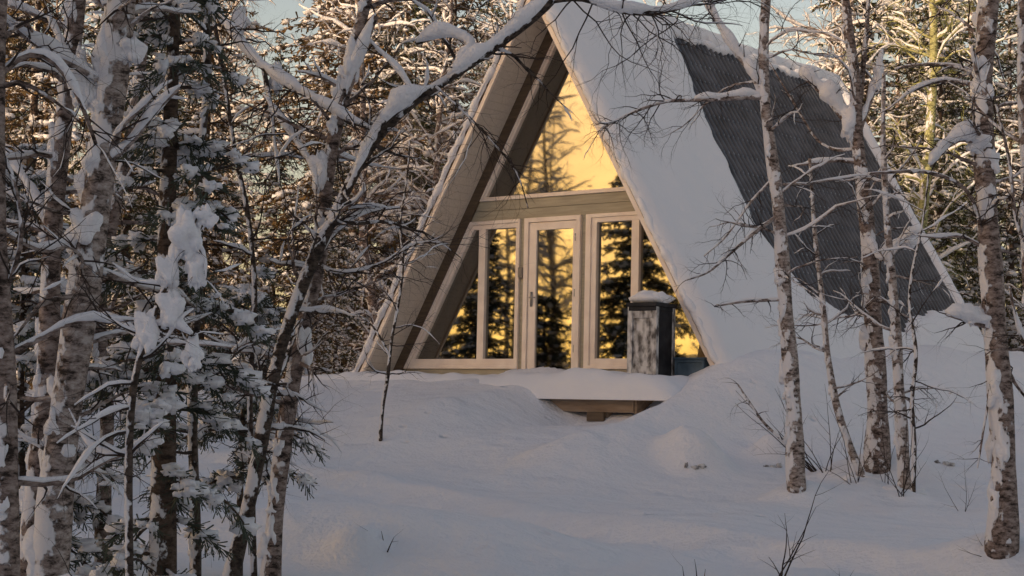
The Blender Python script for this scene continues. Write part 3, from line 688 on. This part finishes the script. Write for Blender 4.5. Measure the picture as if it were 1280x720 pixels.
fg_tree('dark_sapling', 'dark crooked twiggy stem beside the pale narrow birch on the right',
        [(1141, 622), (1144, 560), (1139, 500), (1146, 440), (1135, 380), (1140, 340), (1152, 290)], g2.y-1.2, 7, 3, DARKB, 16, 1.0, 16, (.3, .7), ext=.6)
fg_tree('birch_tree', 'birch cut by the right edge of the picture with pinkish bark',
        [(1296, 730), (1290, 600), (1292, 450), (1283, 300), (1281, 200), (1276, 100), (1280, -10)], 10.6, 17, 12, BIRCHB, 17, 1.0, 16, (.3, .8), ext=1.5, lumps=10,
        branches=[([(1282, 310), (1268, 270), (1262, 200), (1250, 150), (1245, 130)], 6, 3, 5, -.2, 12, .4), ([(1288, 450), (1270, 400), (1262, 360)], 5, 3, 10, -.2, 6, .3)])
# ---- the left-hand group
fg_tree('birch_tree', 'thickest birch trunk of the left-hand group, snow plastered at its fork',
        [(64, 725), (72, 600), (84, 500), (98, 400), (110, 300), (128, 200), (142, 100), (152, 20), (155, -10)], 7.6, 46, 36, BIRCH, 21, 1.2, 34, (.3, .8), ext=1.5, lumps=26,
        caps=((136, 70, 44, 84), (100, 95, 40, 70), (165, 62, 46, 34), (108, 285, 50, 50), (78, 560, 44, 40)), branches=[([(140, 110), (120, 90), (95, 120), (80, 60), (60, 20)], 9, 5, 26, .2, 8, .4),
                  ([(112, 290), (60, 320), (20, 300), (-10, 280)], 7, 4, 12, -.3, 10, .4),
                  ([(128, 210), (170, 175), (200, 130), (225, 110)], 7, 4, 20, -.2, 8, .3),
                  ([(140, 110), (90, 80), (50, 60), (0, 22), (-20, 15)], 8, 5, 18, -.4, 12, .4)])
fg_tree('birch_tree', 'greyish birch just left of the thickest trunk, leaning right towards the top',
        [(38, 730), (46, 600), (58, 480), (62, 350), (70, 240), (84, 130), (92, 40), (95, -10)], 8.8, 30, 22, BIRCHB, 22, 1.2, 30, (.3, .8), ext=1.5, lumps=24,
        branches=[([(66, 300), (45, 250), (20, 210), (-5, 190)], 8, 5, 22, .2, 10, .4)])
fg_tree('birch_tree', 'birch cut by the left edge of the picture, its lower trunk dark',
        [(8, 735), (6, 600), (2, 480), (-2, 350), (-8, 200), (-6, 50), (-6, -10)], 7.0, 34, 28, BIRCHB, 23, 1.2, 27, (.3, .8), ext=1.2, lumps=22,
        branches=[([(0, 380), (22, 330), (30, 290), (22, 240), (8, 200)], 8, 5, 22, 0, 12, .4), ([(-4, 100), (30, 60), (60, 62), (95, 110), (120, 180)], 9, 5, 14, .2, 14, .4)])
fg_tree('bent_stem', 'short bent stem loaded with big snow clumps between the thick birch and the young spruce',
        [(160, 735), (158, 600), (165, 480), (184, 420), (204, 365), (226, 320), (238, 288), (252, 266), (268, 274)], 6.8, 14, 7, DARKB, 24, 1.0, 20, (.2, .5), ext=0, kn=0,
        caps=((232, 292, 50, 56), (256, 270, 34, 26), (208, 338, 34, 40), (243, 335, 32, 44), (214, 385, 40, 46), (182, 412, 38, 48), (240, 440, 34, 40)), branches=[([(200, 372), (222, 322), (236, 286), (250, 262)], 6, 5, 30, -.02, 0, .2), ([(165, 480), (180, 430), (196, 385)], 6, 5, 22, -.02, 0, .2), ([(236, 292), (252, 300), (262, 330), (258, 350)], 4, 3, 16, -.05, 6, .2),
                  ([(190, 410), (225, 395), (240, 420)], 5, 3, 26, -.05, 6, .2)])
fg_tree('dark_tree', 'dark leaning tree whose long snowy limb arches over to the roof peak',
        [(284, 730), (308, 640), (325, 560), (342, 470), (366, 390), (392, 320), (412, 280), (432, 235), (450, 200), (478, 155), (520, 122), (562, 98), (620, 60), (668, 22), (700, -5)], 9.0, 21, 11, DARKB, 25, 1.0, 34, (.3, .8), ext=1.2, dd=1.0, kn=0,
        branches=[([(450, 200), (470, 165), (500, 134), (540, 112)], 8, 8, 30, -.02, 0, .3),
                  ([(560, 98), (590, 80), (640, 42), (690, 0)], 9, 8, 26, 0, 4, .3),
                  ([(545, 108), (570, 130), (610, 170), (648, 215), (660, 260)], 4, 1.5, 1, -.2, 20, .5),
                  ([(520, 122), (500, 90), (470, 60), (450, 40)], 5, 3, 14, .1, 8, .4),
                  ([(560, 95), (600, 60), (560, 40), (520, 55)], 5, 4, 26, .1, 6, .3),
                  ([(690, 2), (729, -4), (765, 14), (801, 19), (838, 15), (874, 2), (900, -12)], 6, 4, 16, .3, 34, .8),
                  ([(392, 325), (420, 345), (480, 330), (520, 300), (560, 305)], 5, 2, 3, -.3, 26, .5),
                  ([(372, 380), (410, 300), (450, 265), (500, 260)], 5, 2, 10, .2, 14, .4),
                  ([(395, 318), (430, 250), (455, 200), (480, 150)], 8, 8, 18, -.03, 0, .3)])
fg_tree('birch_tree', 'leaning birch with patchy snow crossing behind the dark arching tree',
        [(336, 730), (343, 640), (354, 560), (366, 480), (382, 400), (400, 320), (404, 240), (418, 160), (436, 90), (452, 30), (462, -10)], 9.6, 24, 16, BIRCHB, 26, 1.2, 34, (.3, .8), ext=1.5, lumps=22,
        caps=((440, 70, 26, 60), (398, 215, 26, 56), (378, 430, 26, 60)), branches=[([(404, 240), (380, 190), (350, 150), (330, 120)], 7, 4, 16, .2, 10, .4), ([(420, 160), (440, 100), (455, 60), (470, 20)], 8, 7, 28, -.05, 4, .3),
                  ([(372, 460), (340, 430), (310, 420), (290, 440)], 5, 3, 10, -.2, 10, .3)])
fg_tree('dark_tree', 'thin dark tree whose diagonal top-left branch carries wedge-shaped snow',
        [(318, 735), (316, 600), (312, 480), (318, 360), (310, 260), (296, 200), (285, 120), (262, 0)], 10.0, 9, 5, DARKB, 27, 1.0, 30, (.3, .9), ext=1.0, kn=0,
        caps=((345, 95, 22, 40), (300, 25, 24, 34)), branches=[([(258, -12), (280, 30), (305, 62), (336, 92), (365, 112), (392, 124), (430, 150), (465, 162)], 9, 4, 16, -.5, 20, .5),
                  ([(330, 88), (338, 130), (342, 170), (350, 230)], 7, 3, 8, -.3, 14, .4)])
fg_tree('thin_sapling', 'thin bare sapling standing alone on the snow left of the cabin front',
        [(475, 556), (478, 510), (486, 470), (488, 430), (497, 380), (505, 330), (500, 280), (508, 230)], ghit(475, 553).y, 5.5, 2.5, DARKB, 28, .6, 30, (.25, .6), ext=.5, kn=0, adroop=.0,
        branches=[([(487, 445), (475, 420), (462, 402), (440, 390)], 3.5, 1.5, 1, 0, 8, .25)])
fg_tree('dark_tree', 'slim dark trunk right of the young spruce, in front of the pale snow gap',
        [(246, 735), (244, 640), (238, 540), (240, 440), (252, 340), (248, 240), (258, 120), (256, -10)], 8.6, 15, 9, DARKB, 29, 1.2, 27, (.3, .7), ext=1.0, lumps=14)
fg_tree('birch_tree', 'snow-striped birch hidden low between the young spruce and the thick birch',
        [(132, 735), (128, 620), (134, 520), (124, 400), (140, 280), (165, 150), (180, 40), (184, -10)], 10.2, 20, 12, BIRCHB, 30, 1.2, 27, (.3, .8), ext=1.5, lumps=22)

# ---- spruces
def spruce(T, base, H, R, z_from=.06, whorl=.32, per=6, fine=1.0, lump=1.0, needles=True, tr=.012, drop=.35, nw=.045, nm=1):
    """drooping boughs with needle sprays and snow pads"""
    r = T.r; tip = base+Vector((r.uniform(-.1, .1), r.uniform(-.1, .1), H)); tp = lerp_path([base, base.lerp(tip, .5)+Vector((r.uniform(-.05, .05), 0, 0)), tip], .3)
    n = len(tp); T.trunk.tube(tp, [H*tr*(1-.93*i/(n-1)) for i in range(n)], 8, .05, r)
    z = H*z_from
    while z < H*.985:
        t = z/H; L = R*(1-t)**.75*(1-.35*max(0, .25-t)/.25)*r.uniform(.8, 1.1)+.08
        c0 = base.lerp(tip, t); a0 = r.random()*6.28
        for q in range(per):
            a = a0+6.283*q/per+r.uniform(-.35, .35); l = L*r.uniform(.5, 1.2); c = c0+Vector((0, 0, whorl*r.uniform(-.5, .5)))
            d = Vector((math.cos(a), math.sin(a), .15+.5*t)).normalized(); p = c.copy(); path = [p.copy()]; st = l/7
            for i in range(7):
                d = (d+Vector((0, 0, -drop*.32*(1-.4*t)))+Vector((r.gauss(0, .06), r.gauss(0, .06), 0))).normalized(); p = p+d*st; path.append(p.copy())
            T.limb.tube(path, [(.010+.012*l)*(1-.1*i) for i in range(8)], 4, 0, r, False)
            side = d.cross(Vector((0, 0, 1))).normalized()
            ns = max(4, int(l/(.11/fine)))
            for k_ in range(ns):
                u = (k_+r.random())/ns*7; i = min(6, int(u)); pt = path[i].lerp(path[i+1], u-i); fr_ = u/7
                if fr_ < .12: continue
                for sg in (-1, 1):
                    wl = (.10+.30*l*(1-fr_)*.6)*r.uniform(.6, 1.2)
                    dr = (side*sg*r.uniform(.6, 1)+(path[i+1]-path[i]).normalized()*r.uniform(.4, 1)+Vector((0, 0, -r.uniform(.05, .8)))).normalized()
                    if needles:
                        nb = max(2, int(wl/.05*fine*nm)); e_ = pt.copy()
                        for b_ in range(nb):   # short needle shoots along the side spray
                            f0 = b_/nb; q0 = pt+dr*wl*f0; w_ = nw*(1-.5*f0)/fine**.5
                            dn = (dr+T.rv()*.45).normalized(); up = dn.cross(T.rv()).normalized()*w_*.5
                            q1 = q0+dn*(.09/fine**.5+.02)*(.75 if fine > 1.4 else 1)
                            T.twig.poly([q0-up*.6, q0+up*.6, q1+up, q1+dn*w_*.5, q1-up])
                    if r.random() < .62*lump*(1.5 if fine > 1.4 else 1):
                        s_ = r.uniform(.035, .075)*(1+.25*l)*lump**.5*(.62 if fine > 1.4 else 1); cc = pt+dr*wl*r.uniform(.2, .8)+Vector((0, 0, s_*.35))
                        T.snow.blob(cc, (s_*r.uniform(.6, 1.6), s_*r.uniform(.6, 1.6), s_*r.uniform(.4, .85)), r, .55, *((9, 6) if fine > 1.4 else (6, 4)))
        z += whorl*(1-.3*t)*r.uniform(.8, 1.2)
def finish_spruce(T, name, loc, label, group=None, need=None):
    root = tag(empty(name, loc), label, 'tree', group)
    for mb, nm, mt in ((T.trunk, 'trunk', SPRB), (T.limb, 'boughs', SPRB), (T.twig, 'needles', need or NEED), (T.snow, 'snow', SNOWB)):
        mb.v = np.array(mb.v, float)-np.array(tuple(loc)); mb.build(nm, mt, root, nm != 'needles')
    return root
# foreground young spruce
T = Tree(41)
b0 = at(205, 735, 8.2); b0.z = gz(b0.x, b0.y)-.05
top = at(226, -60, 8.2)
spruce(T, b0, 4.6, .62, .1, .30, 5, 1.9, .8, True, .0165, .6, .013, 3.2)
finish_spruce(T, 'young_spruce', tuple(b0), 'young spruce with drooping dark green sprays among the left-hand birches')
T = Tree(42); b0 = at(298, 735, 11.0); b0.z = gz(b0.x, b0.y)-.05
spruce(T, b0, 2.0, .62, .35, .2, 6, 1.6, .9, True, .014, .5, .013, 3.2)
finish_spruce(T, 'small_spruce', tuple(b0), 'small low spruce with snowy sprays beside the foot of the dark arching tree')
T = Tree(43); b0 = at(30, 735, 10.0); b0.z = gz(b0.x, b0.y)-.05
spruce(T, b0, 2.6, .8, .1, .2, 6, 1.6, .9, True, .014, .5, .013, 3.2)
finish_spruce(T, 'small_spruce', tuple(b0), 'small spruce filling the gap behind the trunks at the left edge')

# ---- the wood behind: a few kinds, copied one by one
def copy_thing(o, loc, rz, sc, label, group):
    c = o.copy(); COL.objects.link(c); c.location = loc; c.rotation_euler = (0, 0, rz); c.scale = (sc, sc, sc*1.0)
    c['label'] = label; c['group'] = group
    for ch in o.children:
        d = ch.copy(); COL.objects.link(d); d.parent = c
    return c
protos = []
for i, (H, R, nd) in enumerate(((13, 2.1, NEEDG), (11, 2.4, NEEDB), (15, 2.3, NEEDG))):
    T = Tree(60+i); spruce(T, Vector((0, 0, 0)), H, R, .03, .40, 7, .95, .60, True, .011, .5, .04)
    protos.append(finish_spruce(T, 'snowy_spruce', (0, 0, 0), 'x', 'g', nd))
def bgbirch(seed, H, bark, tw, green=False):
    T = Tree(seed, 1.0); P = [Vector((0, 0, -.2))]; x = y = 0
    for i in range(8): x += T.r.gauss(0, .12); y += T.r.gauss(0, .12); P.append(Vector((x, y, H*(i+1)/8)))
    path = lerp_path(P, .3); m_ = len(path); rad = [H*.0105*(1-.92*i/(m_-1)) for i in range(m_)]
    T.trunk.tube(path, rad, 9, .05, T.r)
    for q in range(85):
        i = T.r.randrange(int(m_*.10), m_-2); a = T.r.random()*6.28
        T.grow(path[i], Vector((math.cos(a), math.sin(a), T.r.uniform(.3, 1.1))), T.r.uniform(.7, 2.1)*(1.2-.6*i/m_), min(rad[i]*.5, T.r.uniform(.014, .035)), 0, 3, .05, .16, .85, .045)
    return T.finish('birch_tree', (0, 0, 0), 'x', 'tree', bark, 'g', tw)
bproto = [bgbirch(71, 11, BIRCHB, TWIGF), bgbirch(72, 12, BIRCH, TWIGB), bgbirch(73, 12, ASPEN, TWIGG), bgbirch(74, 11.5, BIRCHB, TWIGG)]
used = set()
def put(kind, idx, x, y, rz, sc, label, group):
    src = (protos if kind == 's' else bproto)[idx]; key = (kind, idx)
    z = gz(x, y)-.1
    if key not in used:
        used.add(key); src.location = (x, y, z); src.rotation_euler = (0, 0, rz); src.scale = (sc, sc, sc); src['label'] = label; src['group'] = group; return src
    return copy_thing(src, (x, y, z), rz, sc, label, group)
R = random.Random(5); placed = []
ZN = ((-9999, 0, 'beyond the left edge of the picture'), (0, 60, 'in the corner by the left edge'), (60, 130, 'behind the thickest left birch'), (130, 200, 'left of the young spruce'), (200, 270, 'behind the young spruce'),
      (270, 330, 'behind the wedge-shaped branch snow at top left'), (330, 400, 'behind the crossing stems left of the cabin'), (400, 460, 'above the left end of the cabin front'), (460, 530, 'behind the long arching snowy limb'), (530, 640, 'close to the left rake of the roof'),
      (640, 1000, 'behind the roof'), (1000, 1075, 'over the far end of the ridge'), (1075, 1130, 'just right of the far roof edge'), (1130, 1185, 'midway to the thick right birch'), (1185, 1245, 'behind the thick right birch'), (1245, 1290, 'at the right edge'), (1290, 9999, 'beyond the right edge of the picture'))
def where(x, y):
    p = 640+F*x/y
    return next(t for a, b, t in ZN if a <= p < b)
def size(sc, y): return ('near ' if y < 36 else ('' if y < 46 else ('distant ' if y < 60 else 'farthest '))) + ('short ' if sc < .85 else ('tall ' if sc > 1.03 else ''))
def ok(x, y, dmin):
    lx = (x-HX)*CS-(y-HY)*SN; ly = (x-HX)*SN+(y-HY)*CS
    if abs(lx) < 5.2 and -6 < ly < 10.5: return False
    return all((x-a)**2+(y-b)**2 > dmin**2 for a, b in placed)
def px_of(x, y): return 640+F*x/y
def scatter(n, y0, y1, p0, p1, dmin, ps, lab_s, lab_b, grp_s, grp_b, gaps=()):
    c = 0; tries = 0
    while c < n and tries < n*40:
        tries += 1; y = R.uniform(y0, y1); px = R.uniform(p0, p1); x = (px-640)/F*y
        if not ok(x, y, dmin) or any(a < px < b for a, b in gaps): continue
        placed.append((x, y)); c += 1
        sc = R.uniform(.75, 1.15); k_ = R.random() < ps; i = R.randrange(3 if k_ else 2)
        if not k_ and px > 1000 and R.random() < .85: i = 3
        lit = 'shaded' if y < 22 else 'sunlit'
        put('s' if k_ else 'b', i, x, y, R.random()*6.28, sc, size(sc, y) + (('brownish ', 'dark ')[i != 1] if k_ else '') + lit + (' snowy spruce ' if k_ else ' bare birch ') + where(x, y), grp_s if k_ else grp_b)
# mossy lit trunk seen between the roof and the right birch
x, y = (1150-640)/F*33, 33; put('b', 2, x, y, 2.1, 1.15, 'tree with mossy yellow-green sunlit trunk and forking limbs right of the roof', 'sunlit tree beyond the roof'); placed.append((x, y)); 
LS = 'snow-laden spruce in the wood behind, left of the cabin'; LB = 'bare snowy birch in the wood behind, left of the cabin'
RS = 'sunlit snow-laden spruce in the wood behind, right of the roof'; RB = 'bare sunlit birch in the wood behind, right of the roof'
for (px, y, i, sc) in ((440, 33, 1, 1.1), (400, 37, 1, 1.15), (500, 36, 0, 1.0), (560, 38, 1, 1.0), (340, 40, 0, .62), (250, 33, 1, .9), (30, 30, 1, 1.0), (420, 27.5, 0, .35), (395, 25.5, 1, .28)):
    x = (px-640)/F*y; placed.append((x, y)); put('s', i, x, y, R.random()*6, sc, size(sc, y)+'full snow-laden '+('brownish ' if i == 1 else 'green ')+'spruce '+where(x, y), 'spruces behind left of the cabin')
for (px, y, i, sc) in ((1215, 40, 0, .9), (1180, 46, 2, .8), (1265, 36, 0, .8), (1120, 52, 1, .8)):
    x = (px-640)/F*y; placed.append((x, y)); put('s', i, x, y, R.random()*6, sc, size(sc, y)+'full sunlit snowy spruce '+where(x, y), 'spruces behind right of the roof')
# trees left of the clearing that the cabin glass mirrors
for (x, y, tz, R_, sd, lab) in ((-10.0, 22.45, 3.3, 1.25, 91, 'medium full spruce left of the clearing, mirrored in the left window'), (-9.0, 21.3, 1.8, 1.0, 92, 'short full spruce left of the clearing, mirrored in the door glass'), (-8.1, 19.85, 4.7, 1.9, 93, 'tall full spruce left of the clearing, mirrored in the right window'), (-12.5, 23.5, 1.7, 1.0, 94, 'low spruce left of the clearing, mirrored at the slanted end of the left window')):
    T = Tree(sd); b0 = Vector((x, y, gz(x, y)-.05)); placed.append((x, y))
    spruce(T, b0, tz-b0.z, R_, .03, .20, 8, 1.0, .5, True, .014, .5, .05, 1)
    finish_spruce(T, 'full_spruce', tuple(b0), lab)
for (x, y, i, sc) in ((-15.9, 21.9, 0, .8), (-14.9, 19.7, 1, .8), (-18, 22.0, 0, .9), (-17.5, 20.0, 1, .8), (-20, 21.4, 1, .8), (-19, 18.3, 0, .8), (-13.0, 21.3, 1, .55)):
    placed.append((x, y)); put('b', i, x, y, R.random()*6, sc, 'bare birch left of the clearing, mirrored in the cabin glass', 'birches mirrored in the glass')
scatter(30, 29, 48, -150, 640, 1.5, .25, LS, LB, 'spruces behind left of the cabin', 'birches behind left of the cabin', gaps=((290, 375),))
scatter(20, 33.5, 48, 1000, 1450, 1.6, .2, RS, RB, 'spruces behind right of the roof', 'birches behind right of the roof', gaps=())
scatter(26, 48, 75, -250, 1600, 2.0, .6, 'distant snowy spruce at the back of the wood, seen between nearer trees', 'distant bare birch at the back of the wood, seen between nearer trees', 'distant spruces', 'distant birches', gaps=((300, 370), (930, 1010)))
scatter(6, 13, 17, -900, -300, 1.8, .35, 'shaded snowy spruce left of the clearing, at the picture edge', 'shaded bare birch left of the clearing, at the picture edge', 'spruces left of the clearing', 'birches left of the clearing')
# ---- small plants in the snow
def shrub(name, label, px, py, fans, seed, snow=.6, cat='shrub', r=.006, split=2):
    T = Tree(seed, snow); b = ghit(px, py)
    for (tx, ty, wob) in fans:
        t = at(tx, ty, b.y+wob); d = t-b; L = d.length
        T.grow(b+Vector((T.r.uniform(-.05, .05), T.r.uniform(-.05, .05), -.05)), d, L*1.05, r, 1, 1+split, 0, .07, .35, .004)
    T.finish(name, tuple(b), label, cat, TWIG)
shrub('twiggy_shrub', 'fan of bare twigs leaning left at the foot of the leaning birch', 1024, 588, [(930, 478, 0), (925, 502, .2), (950, 500, -.2), (960, 520, .2), (938, 515, .1)], 81, snow=0, r=.010)
shrub('twiggy_shrub', 'upright bare twigs in the snow between the leaning birch and the pale sapling', 1035, 590, [(1010, 500, 0), (1025, 480, .2), (1038, 520, -.2), (1000, 530, .2), (1050, 515, 0)], 82, snow=0, r=.007)
shrub('twiggy_shrub', 'tall thin curving twigs in the foreground below the leaning birch', 975, 728, [(1035, 585, 0), (1010, 622, .1), (1005, 640, -.1), (950, 680, .1)], 83, snow=0, r=.008)
shrub('twiggy_shrub', 'short pair of bare twigs at the bottom edge, right of the middle', 868, 728, [(866, 690, 0), (872, 700, .05), (862, 706, 0)], 84, snow=0, r=.007)
shrub('twiggy_shrub', 'small spiky plant poking out of a snow hump in the left foreground', 482, 688, [(460, 655, 0), (478, 648, .1), (496, 662, -.1), (452, 672, 0), (498, 676, .1)], 85, snow=.6, r=.009)
shrub('twiggy_shrub', 'single bare twig beside the thick birch on the right', 1240, 690, [(1222, 600, 0), (1218, 660, .1), (1190, 680, 0)], 86, r=.004)
shrub('twiggy_shrub', 'low bare twigs at the bottom edge under the right-hand birches', 1060, 728, [(1050, 700, 0), (1070, 702, 0), (1040, 710, .1)], 87, r=.003)
shrub('twiggy_shrub', 'thin twigs rising between the dark crooked stem and the straight birch', 1112, 606, [(1100, 540, 0), (1092, 560, .1), (1118, 530, -.1), (1130, 480, .1)], 88, r=.005)
shrub('twiggy_shrub', 'sparse twigs in the snow behind the dark arching tree', 300, 650, [(262, 600, 0), (275, 590, .1), (285, 570, 0)], 89, r=.004)
shrub('twiggy_shrub', 'dense bare brush at the foot of the pale narrow birch on the right', 1128, 618, [(1105, 520, 0), (1120, 500, .1), (1150, 505, -.1), (1160, 545, 0), (1095, 570, .1), (1168, 570, 0)], 90, r=.006)
shrub('twiggy_shrub', 'bare brush between the pale sapling and the straight forked birch', 1070, 606, [(1040, 540, 0), (1055, 500, .1), (1068, 520, 0), (1085, 540, -.1), (1020, 570, .1)], 95, r=.006)
shrub('twiggy_shrub', 'few thin twigs in the open snow left of the thick right birch', 1205, 640, [(1180, 585, 0), (1200, 570, .1), (1215, 590, 0)], 96, r=.004)
for i, (px, py, lab) in enumerate(((866, 580, 'dark stone showing under the larger round snow mound'), (966, 581, 'dark stone showing under the smaller snow mound'), (1180, 580, 'dark log end showing in the snow behind the thick right birch'))):
    p = ghit(px, py); m = MB()
    for k_ in range(3): m.blob((.075*(k_-1)+rng.uniform(-.02, .02), rng.uniform(-.02, .02), rng.uniform(-.03, .0)), (.045*rng.uniform(.5, 1), .04, .032*rng.uniform(.6, 1)), rng, .5, 9, 6)
    tag(m.build('dark_stone', GREYW, None, True, (p.x, p.y-.03, gz(p.x, p.y-.03)+.01)), lab, 'stone' if i < 2 else 'log')
for o in bpy.data.objects:
    if o.name.startswith('dark_stone') and o['category'] == 'log': o.name = 'log_end'
# look-alikes in one spot are told apart by their order
by = {}
for o in scene.objects:
    if o.parent is None and 'label' in o and 'mirrored' not in o['label']: by.setdefault(o['label'], []).append(o)
for lab, L_ in by.items():
    if len(L_) > 1:
        L_.sort(key=lambda o: o.location.x/o.location.y)
        names = {2: ('left of two', 'right of two'), 3: ('leftmost', 'middle', 'rightmost')}.get(len(L_))
        for k_, o in enumerate(L_):
            if names: o['label'] = lab + ', ' + names[k_]
print('objects', len(bpy.data.objects), 'faces', sum(len(m.polygons) for m in bpy.data.meshes))
